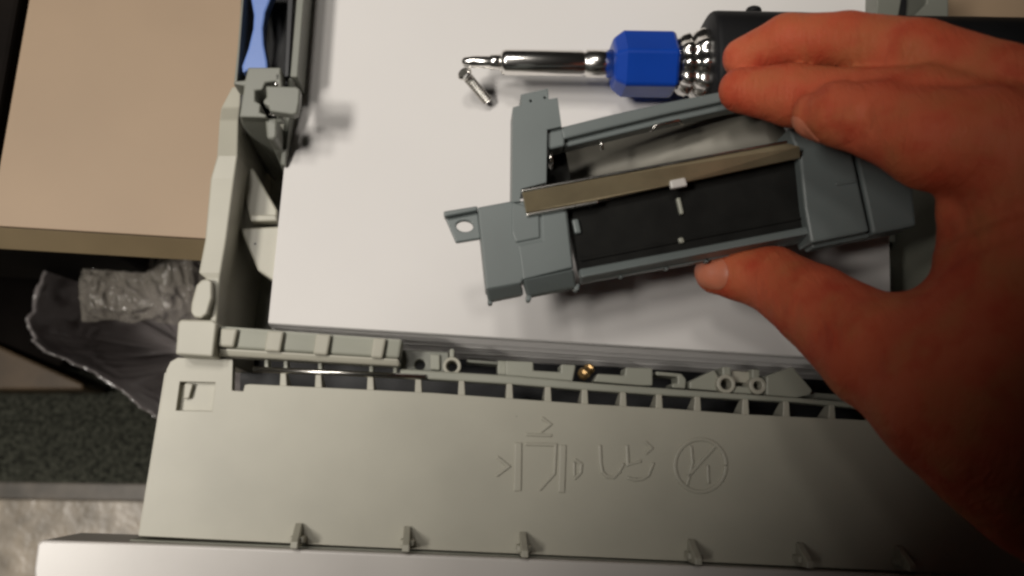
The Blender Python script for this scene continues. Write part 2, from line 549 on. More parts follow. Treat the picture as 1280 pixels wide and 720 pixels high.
# knob on the wall's outer face
bm = bmesh.new()
k = P([(252, 349), (261, 348), (265, 352), (265, 372), (259, 392), (252, 398), (243, 397), (238, 390), (239, 378), (245, 356)], 0.016)
add_prism(bm, k, 0.014)
link('latch_knob', bm, M['tray'], tray, 0.0016, seg=4)
# right side wall, mostly behind the hand
xr = 0.2355
bm = bmesh.new()
add_prism(bm, [Vector((xr, -0.01, .02)), Vector((xr + .006, -0.01, .02)), Vector((xr + .006, .085, .02)), Vector((xr, .085, .02))], 0.066)
link('side_wall', bm, M['tray2'], tray, 0.0006)
# inner ledges beside the stack on the right
for (y0, y1, x0, x1, z, mt_) in ((0.018, 0.044, .2215, .2345, -.038, M['guide']), (.052, .070, .224, .2345, -.034, M['guide']), (-.004, .012, .223, .2345, -.036, M['guide'])):
    prism('inner_ledge', [Vector((x0, y0, z)), Vector((x1, y0, z)), Vector((x1, y1, z)), Vector((x0, y1, z))], z - ZT, mt_, tray, 0.0006)
# corner block between wall and deck
bm = bmesh.new()
add_prism(bm, P([(226, 399), (266, 400), (271, 404), (266, 446), (219, 443), (222, 403)], 0.022), 0.06)
link('corner_block', bm, M['tray'], tray, 0.0010, seg=3)

# deck
deck_px = [(222, 447), (290, 449), (291, 450), (290, 488), (304, 489), (306, 481), (312, 480), (540, 491), (637, 498), (733, 505), (840, 511), (932, 518), (1075, 525), (1330, 545),
           (1330, 724), (870, 702), (460, 684), (173, 670), (208, 462), (213, 452)]
rec_px = [(225, 477), (269, 478), (265, 514), (220, 513)]
deck = prism('deck_panel', P(deck_px, ZK), 0.004, M['tray'], tray, 0.0009, holes=[P(rec_px, ZK)])
bm = bmesh.new()
zr = ZK - 0.0028
add_prism(bm, P([(220, 470), (275, 471), (271, 519), (215, 518)], zr), 0.003)
link('recess_floor', bm, M['tray'], deck)
prism('recess_hook', P([(231, 479), (241, 480), (236, 498), (229, 498)], ZK - 0.0006), 0.0022, M['tray'], deck, 0.0003)
# skirts under the deck
prism('deck_skirt', P([(206, 466), (209, 466), (176, 668), (173, 668)], ZK - 0.0042), 0.05, M['tray'], tray, 0.0)
# embossed symbols
ZS = ZK
def stroke(bm, pts, w, z0=ZK, h=0.0007):
    """raised line of width w pixels along a pixel path"""
    n_ = len(pts)
    wp = [at(x, y, z0 + h) for x, y in pts]
    hw = pxm(w, z0) / 2
    L_, R_ = [], []
    for i in range(n_):
        a = wp[max(i - 1, 0)]; b = wp[min(i + 1, n_ - 1)]
        d = (b - a).normalized()
        nn = Vector((-d.y, d.x, 0))
        if 0 < i < n_ - 1:
            d1 = (wp[i] - a).normalized(); d2 = (b - wp[i]).normalized()
            c_ = max(0.45, math.sqrt(max(0.0, (1 + d1.dot(d2)) / 2)))
            L_.append(wp[i] + nn * hw / c_); R_.append(wp[i] - nn * hw / c_)
        else:
            L_.append(wp[i] + nn * hw); R_.append(wp[i] - nn * hw)
    dn = Vector((0, 0, -h - 0.0003))
    tl = [bm.verts.new(p) for p in L_]; tr = [bm.verts.new(p) for p in R_]
    bl = [bm.verts.new(p + dn) for p in L_]; br = [bm.verts.new(p + dn) for p in R_]
    for i in range(n_ - 1):
        bm.faces.new((tl[i], tr[i], tr[i + 1], tl[i + 1]))
        bm.faces.new((tl[i], tl[i + 1], bl[i + 1], bl[i]))
        bm.faces.new((tr[i], br[i], br[i + 1], tr[i + 1]))
    bm.faces.new((tl[0], bl[0], br[0], tr[0])); bm.faces.new((tl[-1], tr[-1], br[-1], bl[-1]))
def symbol(paths, w=4.0):  # one raised mark
    bm = bmesh.new()
    for p in paths:
        stroke(bm, p, w + 0.8)
    return link('embossed_symbol', bm, M['tray'], deck, 0.00035, angle=50)
symbol([[(648, 553), (647, 614)]], 8.5)
symbol([[(656, 555), (695, 556), (693, 592), (674, 613)]], 3.2)
symbol([[(704, 556), (702, 616)]], 7.5)
symbol([[(677, 522), (688, 530), (676, 540)]], 3.2)
symbol([[(657, 543), (690, 544.5)]], 3.0)
symbol([[(621, 571), (636, 583), (620, 595)]], 3.4)
symbol([[(718, 574), (727, 580), (726, 591), (718, 599)]], 3.0)
symbol([[(718, 577), (718, 596)]], 2.6)
symbol([[(750, 556), (751, 578), (753, 590), (759, 596), (767, 597), (774, 590), (780, 579)]], 3.4)
symbol([[(784, 556), (785, 581), (802, 576)]], 3.2)
symbol([[(806, 552), (815, 560), (807, 567)]], 3.2)
symbol([[(817, 578), (811, 594), (803, 599), (794, 600), (784, 597)]], 3.4)
cpts = [(876 + 32 * math.cos(a), 582 + 33 * math.sin(a)) for a in (2 * math.pi * i / 40 for i in range(41))]
symbol([cpts], 4.0)
symbol([[(895, 557), (859, 597)]], 3.6)
symbol([[(864, 557), (866, 578), (859, 607)]], 3.2)
symbol([[(885, 581), (886, 605)]], 3.2)

# gussets between deck and rail
rail_top = [(500, 461), (632, 469), (733, 478), (840, 486), (994, 497), (1090, 505), (1330, 524)]
rail_bot = [(1330, 531), (1090, 512), (994, 503), (840, 495), (733, 488), (632, 480), (533, 474), (500, 470)]
def lerp_y(pl, x):
    for (x0, y0), (x1, y1) in zip(pl, pl[1:]):
        if x0 <= x <= x1:
            return y0 + (y1 - y0) * (x - x0) / (x1 - x0)
    return pl[-1][1]
dtop = [(312, 480), (540, 491), (637, 498), (733, 505), (840, 511), (932, 518), (1075, 525), (1330, 545)]
rbot = [(300, 465), (533, 474), (632, 480), (733, 488), (840, 495), (994, 503), (1090, 512), (1330, 531)]
for x in (354, 398, 463, 523, 577, 637, 685, 731, 779, 824, 872, 932, 983, 1040, 1100, 1150):
    zt = ZK - 0.001
    a = at(x - 3.6, lerp_y(rbot, x) - 1, zt); b = at(x + 3.6, lerp_y(rbot, x) - 1, zt)
    c = at(x + 4.6, lerp_y(dtop, x) + 1.5, zt); d = at(x - 4.6, lerp_y(dtop, x) + 1.5, zt)
    bm = bmesh.new()
    add_prism(bm, [a, b, c, d], [0.004, 0.004, 0.013, 0.013])
    link('rib', bm, M['tray'], tray, 0.0003)
prism('front_rail', P(rail_top + rail_bot, 0.0105), 0.006, M['tray2'], tray, 0.0006)
bm = bmesh.new()
tube(bm, [at(316, 461.5, .011), at(420, 466, .011), at(532, 471.5, .011)], pxm(3.6, .011), 12)
link('metal_rod', bm, M['steel'], tray, smooth=True)
# wall closing the gap below the ribs (deep inside)
a, b = at(290, 489, ZK - .006), at(1330, 545, ZK - .006)
# roller cover with its ridges
bm = bmesh.new()
zc = 0.018
tb = [(274, 408), (502, 425)]
tf = [(267, 433), (498, 447)]
v = [at(274, 407, zc), at(503, 424, zc), at(499, 448, zc - .0015), at(266, 434, zc - .0015)]
add_prism(bm, v, 0.010)
rc = link('roller_cover', bm, M['tray2'], tray, 0.0008)
prism('cover_lip', [at(266, 434.2, zc - .0012), at(499, 448.2, zc - .0012), at(500, 458, zc - .0025), at(266, 444, zc - .0025)], 0.0085, M['tray'], rc, 0.0008)
for x0, x1, y0, y1 in ((273, 294, 410, 433), (331, 352, 413, 439), (392, 411, 417, 443), (464, 480, 422, 447)):
    prism('ridge', [at(x0 + 3, y0, zc + .0018), at(x1 + 3, y0 + 1, zc + .0018), at(x1 - 2, y1 + 1, zc + .0008), at(x0 - 1, y1, zc + .0008)], 0.004, M['tray'], rc, 0.0007)
for x in (333, 357, 400, 464, 494):
    y = 444 + (x - 266) * 14 / 234
    prism('foot', [at(x - 2.5, y + 1, .010), at(x + 2.5, y + 1, .010), at(x + 2.5, y + 12, .010), at(x - 2.5, y + 12, .010)], 0.005, M['tray2'], rc, 0.0003)

# mechanism between stack and rail
ZM = 0.006
def mech(pts, z=ZM, drop=0.010, m='tray2', name='mechanism_block', holes=()):
    return prism(name, P(pts, z), drop, M[m], tray, 0.0005, holes=holes)
mech([(503, 437), (561, 440), (561, 466), (500, 463)], 0.004, holes=[circle(525, 456, .004, 6.5)], m='guide')
mech([(538, 442), (550, 443), (550, 463), (538, 462)], 0.0055)
mech([(562, 436), (568, 436), (568, 447), (562, 447)], 0.0065)
mech([(583, 449), (624, 452), (624, 456), (583, 453)], 0.003, m='guide')
mech([(622, 450), (634, 451), (634, 470), (622, 469)], 0.003)
mech([(632, 450.6), (667, 452), (667, 463), (701, 465), (701, 455), (720, 456), (716, 477), (632, 470)], 0.0065)
mech([(742, 477), (747, 467), (781, 469), (782, 459), (816, 460), (816, 482), (800, 482)], 0.0065)
mech([(820, 464), (852, 467), (858, 474), (857, 486), (840, 485), (840, 479), (847, 479), (847, 471), (820, 469)], 0.004)
mech([(862, 477), (893, 462), (898, 470), (898, 489), (862, 486)], 0.005)
mech([(903, 458), (914, 459), (914, 472), (903, 471)], 0.0065)
mech([(914, 463), (944, 465), (944, 479), (914, 478)], 0.003, m='tray')
mech([(940, 461), (950, 462), (950, 474), (940, 474)], 0.0065)
mech([(916, 482), (940, 484), (940, 493), (916, 491)], 0.0065)
mech([(958, 470), (991, 458), (1016, 488), (1012, 494), (996, 497), (958, 494)], 0.0085)
mech([(1000, 489), (1060, 494), (1062, 503), (1010, 499)], 0.002, m='guide')
mech([(1040, 496), (1100, 501), (1200, 508), (1200, 514), (1040, 503)], 0.000, m='guide')
for x, y, ro, ri in ((565, 457.5, 11.5, 7), (908, 480, 12, 7), (947.5, 482, 11, 5.5)):
    bm = bmesh.new()
    add_prism(bm, circle(x, y, .0085, ro, 28), 0.014, holes=[circle(x, y, .0085, ri, 28)])
    link('screw_boss', bm, M['tray'], tray, 0.0004)
# black bed stands in for the deep shade between ribs and blocks
prism('gap_shade_bed', P([(300, 440), (500, 446), (840, 462), (1200, 486), (1330, 500), (1330, 552), (1075, 530), (840, 516), (540, 497), (300, 488)], -0.041), 0.0045, M['black_and_shade'], tray, 0.0)
bs = at(731, 467, .006)
bm = bmesh.new()
add_lathe(bm, at(739, 459, .002), at(723, 473, .010), [(0, .0008), (.0012, .0019), (.0024, .0020), (.0028, .0010), (.0052, .0010), (.0056, .0022), (.0072, .0020), (.0078, .0010)], 7)
link('brass_screw', bm, M['brass'], tray, smooth=False)

# tabs along the front cover
for x, y in ((374, 684), (509, 688), (653, 695), (863, 704), (998, 708), (1122, 712)):
    bm = bmesh.new()
    b0 = at(x, y - 2, ZK); b1 = at(x, y - 30, ZK)
    w_ = 0.0011
    hx = Vector((w_, 0, 0))
    hz = Vector((0, 0, 0.0105))
    A = [b0 - hx, b1 - hx, b1 - hx + Vector((0, 0, .0012)), b0 - hx + hz + Vector((0, .002, 0)), b0 - hx + hz]
    vec = Vector((1, 0, 0))
    add_prism(bm, A, 2 * w_, vec=vec)
    fn = link('stop_tab', bm, M['tray'], tray, 0.0003)
    bm = bmesh.new()
    add_prism(bm, [b0 + Vector((-.0022, .0012, .0062)), b0 + Vector((.0022, .0012, .0062)), b0 + Vector((.0022, .0032, .0062)), b0 + Vector((-.0022, .0032, .0062))], .0062)
    link('tab_foot', bm, M['tray'], fn, 0.0003)
# groove ledge and front cover
prism('groove_ledge', P([(162, 674), (460, 686), (866, 703.5), (1330, 726), (1330, 734), (866, 710), (460, 692), (160, 679)], ZK - 0.001), 0.02, M['tray2'], tray, 0.0004)
bm = bmesh.new()
zc = 0.018
cov = P([(52, 675), (162, 678.5), (460, 690.5), (866, 707), (1330, 728), (1330, 800), (700, 790), (46, 775), (42, 712), (46, 680)], zc)
add_prism(bm, cov, 0.030)
link('front_cover', bm, M['cover'], tray, 0.0022, seg=4)

# ================================================================== PAPER
stack = thing('paper_stack', 'thick stack of blank white paper lying in the grey tray', 'paper', (0.108, 0.14, ZT))
bm = bmesh.new()
pw, ph_, th = 0.216, 0.279, 0.00122
add_prism(bm, [Vector((0, 0, 0)), Vector((pw, 0, 0)), Vector((pw, ph_, 0)), Vector((0, ph_, 0))], th * 0.96)
proto = link('sheet', bm, M['paper'], stack, 0.00012)
for v in proto.data.vertices:
    v.co += ROOT[stack.name]
NSH = 37
for i in range(NSH):
    s = proto if i == 0 else proto.copy()
    if i:
        COL.objects.link(s)
        s.parent = stack
    off = Vector((random.uniform(-.0002, .0002), -0.00011 * i + random.uniform(-.00018, .00018), -i * th))
    if i == 0:
        off = Vector((0, 0, 0))
    s.location = off - ROOT[stack.name]

# ================================================================== LEFT PAPER GUIDE
ZG = 0.020
pg = thing('paper_guide', 'dark grey sliding paper guide with blue squeeze tab at left of stack', 'paper guide', at(330, 60, ZT), group='paper guides')
body = prism('guide_body', P([(310, 84), (351, 84), (350, 101), (332, 103), (328, 112), (319, 113), (319, 126), (326, 130), (325, 140), (333, 143), (333, 147), (299, 146), (305, 107), (292, 105), (293, 101), (306, 100)], ZG), 0.010, M['guide'], pg, 0.0005)
prism('guide_floor', P([(300, 100), (352, 100), (352, 146), (300, 146)], 0.006), 0.004, M['black_and_shade'], pg, 0.0004)
prism('pressure_clip', P([(332, 107), (370, 108), (375, 111), (374, 128), (371, 142), (366, 143), (337, 139), (335, 132), (329, 129), (329, 125), (333, 121)], 0.027), 0.0045, M['guide'], pg, 0.0009)
prism('clip_bar', P([(343, 91), (351, 91), (354, 152), (346, 152)], 0.020), 0.003, M['guide'], pg, 0.0005)
for x, y in ((345, 105), (340, 141)):
    bm = bmesh.new()
    tube(bm, [at(x - 3, y, .024), at(x + 3, y + 1, .024)], pxm(3.0, .024), 10)
    link('metal_pin', bm, M['chrome'], pg, smooth=True)
# inclined front and lever below the body
bm = bmesh.new()
f = [at(299, 146.5, ZG - .001), at(333, 147.5, ZG - .001), at(352, 214, -0.02), at(344, 226, -0.036), at(318, 200, -0.036)]
add_prism(bm, f, 0.002)
link('guide_front', bm, M['guide'], pg, 0.0004)
prism('guide_boss', P([(331, 147), (347, 147), (346, 170), (343, 174), (335, 174), (333, 170)], 0.017), 0.012, M['guide'], pg, 0.0008)
prism('guide_wedge', [at(337, 176, 0.012), at(346, 172, 0.012), at(356, 190, 0.004), at(357, 222, -0.012)], 0.006, M['guide'], pg, 0.0005)
# upright plate against the paper
bm = bmesh.new()
t0, t1 = at(372, 0, .016), at(364, 96, .016)
dirp = (t0 - t1).normalized(); wn = Vector((dirp.y, -dirp.x, 0)) * 0.0022
tA = t0 + dirp * 0.08
add_prism(bm, [t1 - wn * .2, t1 + wn, tA + wn, tA - wn * .2], 0.05)
pl_ = link('guide_plate', bm, M['guide'], pg, 0.0005)
t1b = at(358, 205, 0.004)
bm = bmesh.new()
add_prism(bm, [at(350, 205, .002), at(357, 208, .002), at(367, 98, .014), at(360, 97, .014)], [.03, .03, .05, .05])
link('guide_plate', bm, M['guide'], pg, 0.0005)
# blue tab in its black recess
prism('tab_recess', P([(303, -60), (366, -60), (360, 106), (297, 106)], -0.006), 0.010, M['black_and_shade'], pg, 0.0004)
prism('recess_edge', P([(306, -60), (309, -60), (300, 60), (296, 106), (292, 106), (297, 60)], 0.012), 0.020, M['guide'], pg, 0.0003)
prism('recess_edge', P([(362, -60), (370, -60), (361, 96), (355, 96)], 0.010), 0.020, M['black_and_shade'], pg, 0.0003)
prism('squeeze_tab', P([(310, -40), (313, -5), (317, 18), (316, 35), (310, 60), (302, 82), (303, 91), (311, 88), (335, 88), (334, 76), (330, 55), (329, 35), (332, 15), (341, -8), (346, -40)], 0.012), 0.006, M['slider'], pg, 0.0008)
# right paper guide, its end showing past the fingers
pg2 = thing('paper_guide', 'plain grey paper guide end at right of the stack above the fingers', 'paper guide', at(1140, -10, ZT), group='paper guides')
prism('guide_body', P([(1097, -60), (1128, -60), (1128, -6), (1120, 40), (1092, 40), (1096, 6)], 0.010), 0.050, M['guide'], pg2, 0.0006)
prism('guide_body', P([(1160, -60), (1186, -60), (1186, 40), (1128, 40), (1140, 22), (1158, 4)], 0.014), 0.050, M['guide'], pg2, 0.0006)
prism('guide_slot', P([(1122, -60), (1166, -60), (1166, 40), (1118, 40)], -0.002), 0.030, M['black_and_shade'], pg2, 0.0003)

# ================================================================== SCREWDRIVER
ZA = 0.0172
sd = thing('screwdriver', 'black handled screwdriver with blue nut and chrome shaft on the paper', 'screwdriver', at(860, 80, 0.0))
A0 = at(577, 77, ZA); A1 = at(1300, 88, ZA)
ax = (A1 - A0).normalized()
def along(px):
    return (at(px, 80, ZA) - A0).dot(ax)
pr = lambda r: pxm(r, ZA)
bm = bmesh.new()
add_lathe(bm, A0, A1, [(0, pr(3)), (.0008, pr(6)), (.004, pr(8.0)), (along(612), pr(8.5)), (along(613), pr(10)), (along(628), pr(10.5))], 18)
link('bit', bm, M['chrome'], sd, smooth=True)
bm = bmesh.new()
add_lathe(bm, A0, A1, [(along(625), pr(11)), (along(628), pr(16)), (along(632), pr(17.2)), (along(727), pr(17.5)), (along(729), pr(16)), (along(731), pr(16)), (along(733), pr(18.5)), (along(770), pr(19))], 32)
link('shaft', bm, M['chrome'], sd, smooth=True, bevel=0)
bm = bmesh.new()
add_lathe(bm, A0, A1, [(along(764), pr(32)), (along(767), pr(36)), (along(778), pr(45)), (along(838), pr(45)), (along(843), pr(42))], 6, phase=math.pi / 2)
link('hex_nut', bm, M['blue'], sd, 0.0009)
bm = bmesh.new()
prof = [(along(842), pr(30)), (along(846), pr(34)), (along(850), pr(38)), (along(858), pr(41)), (along(862), pr(36)), (along(866), pr(43)), (along(874), pr(47)), (along(880), pr(46)), (along(886), pr(46))]
add_lathe(bm, A0, A1, prof, 80, lobes=10, lobe=0.055)
link('ferrule', bm, M['chrome'], sd, smooth=True)
bm = bmesh.new()
hx0, hx1 = along(882), along(1275)
up = Vector((0, 0, 1)); sdv = up.cross(ax).normalized()
hr = pr(64)
sect = []
for i in range(40):
    th = 2 * math.pi * i / 40
    c_, s_ = math.cos(th), math.sin(th)
    e = 3.2
    rr = (abs(c_) ** e + abs(s_) ** e) ** (-1 / e)
    sect.append((c_ * rr, s_ * rr))
rings = []
for t, k_ in ((hx0, .965), (hx0 + .0006, .99), (hx0 + .002, 1.0), (hx0 + .03, 1.0), (hx0 + .06, .97), (hx1 - .02, .98), (hx1 + .06, .98)):
    rings.append([bm.verts.new(A0 + ax * t + sdv * (x * hr * k_) + up * (y * (ZA - .0006) * k_ * 1.0)) for x, y in sect])
for a, b in zip(rings, rings[1:]):
    for i in range(40):
        bm.faces.new((a[i], a[(i + 1) % 40], b[(i + 1) % 40], b[i]))
bm.faces.new(rings[0][::-1]); bm.faces.new(rings[-1])
link('handle', bm, M['handle'], sd, smooth=True)
bm = bmesh.new()
add_lathe(bm, at(942, 17, .012), at(942, 11, .012), [(0, pr(11)), (.0015, pr(11)), (.0022, pr(8))], 20)
link('handle_button', bm, M['handle'], sd, 0.0004)

# small screw on the tip
S0 = at(579, 90, .0152); S1 = at(610, 127, .0030)
sc_ = thing('screw', 'small silver screw clinging to the screwdriver tip', 'screw', at(595, 110, 0.0))
bm = bmesh.new()
add_lathe(bm, S0, S1, [(0, .0020), (.0004, .0027), (.0014, .0027), (.0020, .0016)], 18)
link('screw_head', bm, M['chrome'], sc_, 0.0002)
bm = bmesh.new()
prof = []
t = .0018
Ln = (S1 - S0).length
while t < Ln - .0015:
    prof += [(t, .00100), (t + .00055, .00185), (t + .0007, .00185)]
    t += .00115
prof += [(Ln - .0006, .0011), (Ln, .0005)]
add_lathe(bm, S0, S1, prof, 16)
link('screw_thread', bm, M['steel'], sc_, smooth=False)

# ================================================================== SEPARATION PAD ASSEMBLY
ZP = 0.050
sp = thing('separation_pad', 'blue grey separation pad assembly with metal strip held over the paper', 'separation pad', at(820, 250, 0.0455))
slate = M['slate']
UP = Vector((0, 0, 1))
# lower bracket
prism('bracket_plate', P([(597, 259), (640, 251), (706, 250), (709, 262), (717, 335), (653, 350), (652, 354), (608, 362)], ZP), 0.010, slate, sp, 0.0006)
prism('raised_plate', P([(640, 252), (674, 262), (675, 297), (645, 303), (640, 290)], ZP + 0.0007), 0.004, slate, sp, 0.0004)
prism('raised_plate', P([(677, 262), (707, 258), (716, 334), (654, 349.5), (648, 306), (678, 300)], ZP + 0.0004), 0.004, slate, sp, 0.0004)
# lower lips sloping away under the bracket
bm = bmesh.new()
add_prism(bm, [at(608, 362, ZP - .0002), at(652, 353.5, ZP - .0002), at(655, 367, ZP - .005), at(611, 376, ZP - .005)], 0.005)
link('bracket_lip', bm, slate, sp, 0.0006)
bm = bmesh.new()
add_prism(bm, [at(653, 349.5, ZP + .0003), at(718, 335.5, ZP + .0003), at(721, 359, ZP - .006), at(660, 371, ZP - .006)], 0.004)
link('bracket_lip', bm, slate, sp, 0.0008)
for x, y in ((614, 378), (662, 374), (722, 361)):
    prism('bracket_foot', P([(x - 4, y - 6), (x + 3, y - 7), (x + 2, y + 1), (x - 1, y + 3), (x - 4, y + 1)], ZP - .006), 0.004, slate, sp, 0.0004)
# mounting tab with its screw hole
prism('mounting_tab', P([(556, 271), (597, 263), (601, 298), (570, 303)], ZP - .004), 0.0022, slate, sp, 0.0004, holes=[circle(581, 282.5, ZP - .004, 11, 24, 7.5)])
prism('tab_rim', P([(554, 264), (597, 257), (597, 263), (556, 271)], ZP - .0015), 0.005, slate, sp, 0.0005)
# upper bracket
prism('upper_arm', P([(641, 134), (652, 131), (651, 118), (685, 110.5), (686, 124), (697, 122), (702, 158), (684, 162), (683, 228), (652, 236), (650, 252), (640, 253)], ZP + .001), 0.012, slate, sp, 0.0006,
      holes=[circle(663.5, 126, ZP + .001, 2.0, 10), circle(681, 122, ZP + .001, 1.8, 10)])
prism('arm_step', P([(682, 160), (702, 156), (706, 172), (706, 182), (685, 187)], ZP - .001), 0.008, slate, sp, 0.0006)
# top rail, two steps
prism('top_rail', P([(700, 159), (760, 144), (830, 128), (912, 112), (960, 103), (960, 117), (912, 125), (830, 143), (760, 160), (704, 174)], ZP - .001), 0.008, slate, sp, 0.0006)
prism('rail_flange', P([(704, 174.3), (760, 160.3), (830, 143.3), (912, 125.3), (960, 117.3), (960, 128), (912, 136), (830, 154), (760, 171), (706, 184)], ZP - .0035), 0.006, slate, sp, 0.0005)
bm = bmesh.new()
tube(bm, [at(814, 165, ZP - .001), at(818, 158, ZP), at(823, 156, ZP), at(848, 150.5, ZP), at(852, 153, ZP - .001), at(852, 156, ZP - .003)], pxm(2.2, ZP), 8)
link('wire_hook', bm, M['steel'], sp, smooth=True)
bm = bmesh.new()
tube(bm, [at(751, 176, ZP - .002), at(753, 187, ZP - .003)], pxm(2.6, ZP), 8)
link('pin', bm, M['steel'], sp, smooth=True)
bm = bmesh.new()
tube(bm, [at(688, 191, ZP), at(688.5, 199, ZP), at(689, 209, ZP - .004)], pxm(3.0, ZP), 8)
link('pin', bm, M['steel'], sp, smooth=True)
# polished plate behind the strip, tipped towards the far side
bm = bmesh.new()
rows = []
for (xa, ya), (xb, yb), zz in (((684, 184), (960, 118), ZP - .031), ((690, 250), (1000, 202), ZP - .029)):
    row = []
    for i in range(13):
        u = i / 12
        row.append(at(xa + (xb - xa) * u, ya + (yb - ya) * u, zz + 0.0195 * u))
    rows.append(row)
lo_ = [[p - Vector((0, 0, .0009)) for p in r] for r in rows]
gv = [[bm.verts.new(p) for p in r] for r in (rows[0], rows[1], lo_[1], lo_[0])]
for k in range(4):
    for i in range(12):
        bm.faces.new((gv[k][i], gv[k][i + 1], gv[(k + 1) % 4][i + 1], gv[(k + 1) % 4][i]))
bm.faces.new([gv[k][0] for k in range(4)]); bm.faces.new([gv[k][12] for k in range(4)])
o = link('metal_plate', bm, material('polished_plate', (0.19, 0.18, 0.15), 0.5, 0.25, var=0.04, bump=0.02, bscale=300, rvar=0.05, dist=0.0003), sp)
for k, p in enumerate(o.data.polygons):
    p.use_smooth = abs(p.normal.z) > 0.5
prism('shade_backing', P([(682, 186), (706, 182), (716, 236), (683, 246)], ZP - .0115), 0.003, M['pad'], sp, 0.0003)  # dark block added to fill the gap beside the arm with shade
# brown metal strip: a channel with a lower lip
strip = [at(653, 240, ZP + .006), at(780, 217, ZP + .006), at(985, 179, ZP + .006), at(1000, 183, ZP + .006), at(1001, 197, ZP + .002), at(850, 229, ZP + .002), at(748, 250, ZP + .002), at(658, 266, ZP + .002)]
prism('metal_strip', strip, 0.0016, M['strip'], sp, 0.0003)
prism('strip_flange', [at(652, 236.5, ZP + .0064), at(985, 175, ZP + .0064), at(985, 178.5, ZP + .0064), at(653, 240, ZP + .0064)], 0.0022, M['steel'], sp, 0.0003)
prism('strip_lip', P([(658, 266.3), (748, 249.6), (748, 254), (659, 270)], ZP + .0022), 0.0018, M['steel'], sp, 0.0003)
# black pad and its marks
prism('friction_pad', P([(708, 262), (850, 228), (1001, 197), (1010, 283), (870, 312), (726, 342)], ZP - .0035), 0.006, M['pad'], sp, 0.0005)
prism('pad_ridge', P([(726, 322), (870, 295), (1008, 270), (1008, 273), (870, 299), (726, 327)], ZP - .0028), 0.002, M['pad'], sp, 0.0003)
prism('clip_tab', P([(837, 225), (857, 221), (860, 232), (839, 236)], ZP + .0035), 0.002, M['cover'], sp, 0.0006)
for (x0, y0, x1, y1, w_, mk) in ((848, 247, 853, 268, 2.6, 'tray2'), (719, 274, 723, 292, 4.0, 'slate'), (851, 297, 853, 304, 3.4, 'tray2'), (737, 254, 739, 259, 2, 'slate')):
    prism('pad_mark', P([(x0 - w_, y0), (x0 + w_, y0 - 1), (x1 + w_, y1 - 1), (x1 - w_, y1)], ZP - .002), 0.0022, M[mk], sp, 0.0005)
# bottom rail
bm = bmesh.new()
add_prism(bm, [at(724, 336, ZP - .001), at(870, 309, ZP - .001), at(1012, 282, ZP - .001), at(1013, 292, ZP + .0002), at(870, 319, ZP + .0002), at(726, 347, ZP + .0002)], 0.004)
link('bottom_rail', bm, slate, sp, 0.0007)
bm = bmesh.new()
add_prism(bm, [at(726, 346, ZP - .0005), at(870, 318.5, ZP - .0005), at(1012, 291.5, ZP - .0005), at(1013, 300, ZP - .006), at(870, 328, ZP - .006), at(727, 353, ZP - .006)], 0.004)
link('bottom_rail', bm, slate, sp, 0.0007)
for x, y in ((777, 345), (834, 335), (884, 326)):
    prism('rail_foot', P([(x - 3, y - 4), (x + 3, y - 5), (x + 2, y + 2), (x - 2, y + 2)], ZP - .006), 0.003, slate, sp, 0.0003)
# right end cap and its dark second half
prism('end_cap', P([(1000, 199), (985, 160), (1060, 150), (1066, 194), (1076, 240), (1087, 289), (1014, 304), (1006, 260)], ZP + .001), 0.011, slate, sp, 0.0008)
prism('end_cap_rim', P([(1014, 304), (1087, 289), (1088, 296), (1015, 311)], ZP - .003), 0.006, slate, sp, 0.0006)
prism('end_socket', P([(1070, 196), (1066, 150), (1118, 160), (1142, 236), (1146, 282), (1091, 293), (1080, 240)], ZP - .001), 0.011, slate, sp, 0.0010)
prism('end_notch', P([(1044, 228), (1070, 224), (1071, 228), (1045, 232)], ZP + .0016), 0.002, slate, sp, 0.0004)

# ================================================================== HAND
def node(px, py, z, r):
    p = at(px, py, z)
    return np.array(p), pxm(r, z)
CH = {   # px, py, height, radius in px
    # far finger
    'ring':   [(929, 73, .055, 28), (985, 51, .064, 36), (1060, 52, .074, 40), (1150, 70, .088, 50), (1250, 110, .100, 60), (1350, 150, .105, 66)],
    'middle': [(927, 113, .060, 31), (990, 119, .068, 42), (1070, 127, .080, 44), (1160, 130, .095, 52), (1290, 170, .108, 66)],
    'index':  [(1020, 144, .079, 32), (1050, 143, .084, 44), (1105, 152, .092, 54), (1165, 174, .100, 68), (1240, 178, .108, 74), (1330, 220, .112, 95)],
    'thumb':  [(896, 341, .036, 28), (925, 343, .039, 34), (966, 350, .045, 43), (1020, 384, .060, 54), (1100, 442, .078, 75), (1185, 482, .090, 105), (1300, 520, .100, 150)],
    'palm':   [(1330, 230, .108, 110), (1320, 330, .105, 130), (1330, 430, .102, 160), (1420, 520, .105, 190)],
    'web':    [(1235, 300, .090, 58), (1230, 380, .088, 62)],
    'fold':   [(1196, 262, .094, 26), (1300, 262, .104, 40)],
    'wrist':  [(1300, 520, .100, 150), (1480, 640, .105, 165), (1700, 740, .110, 175)],
}
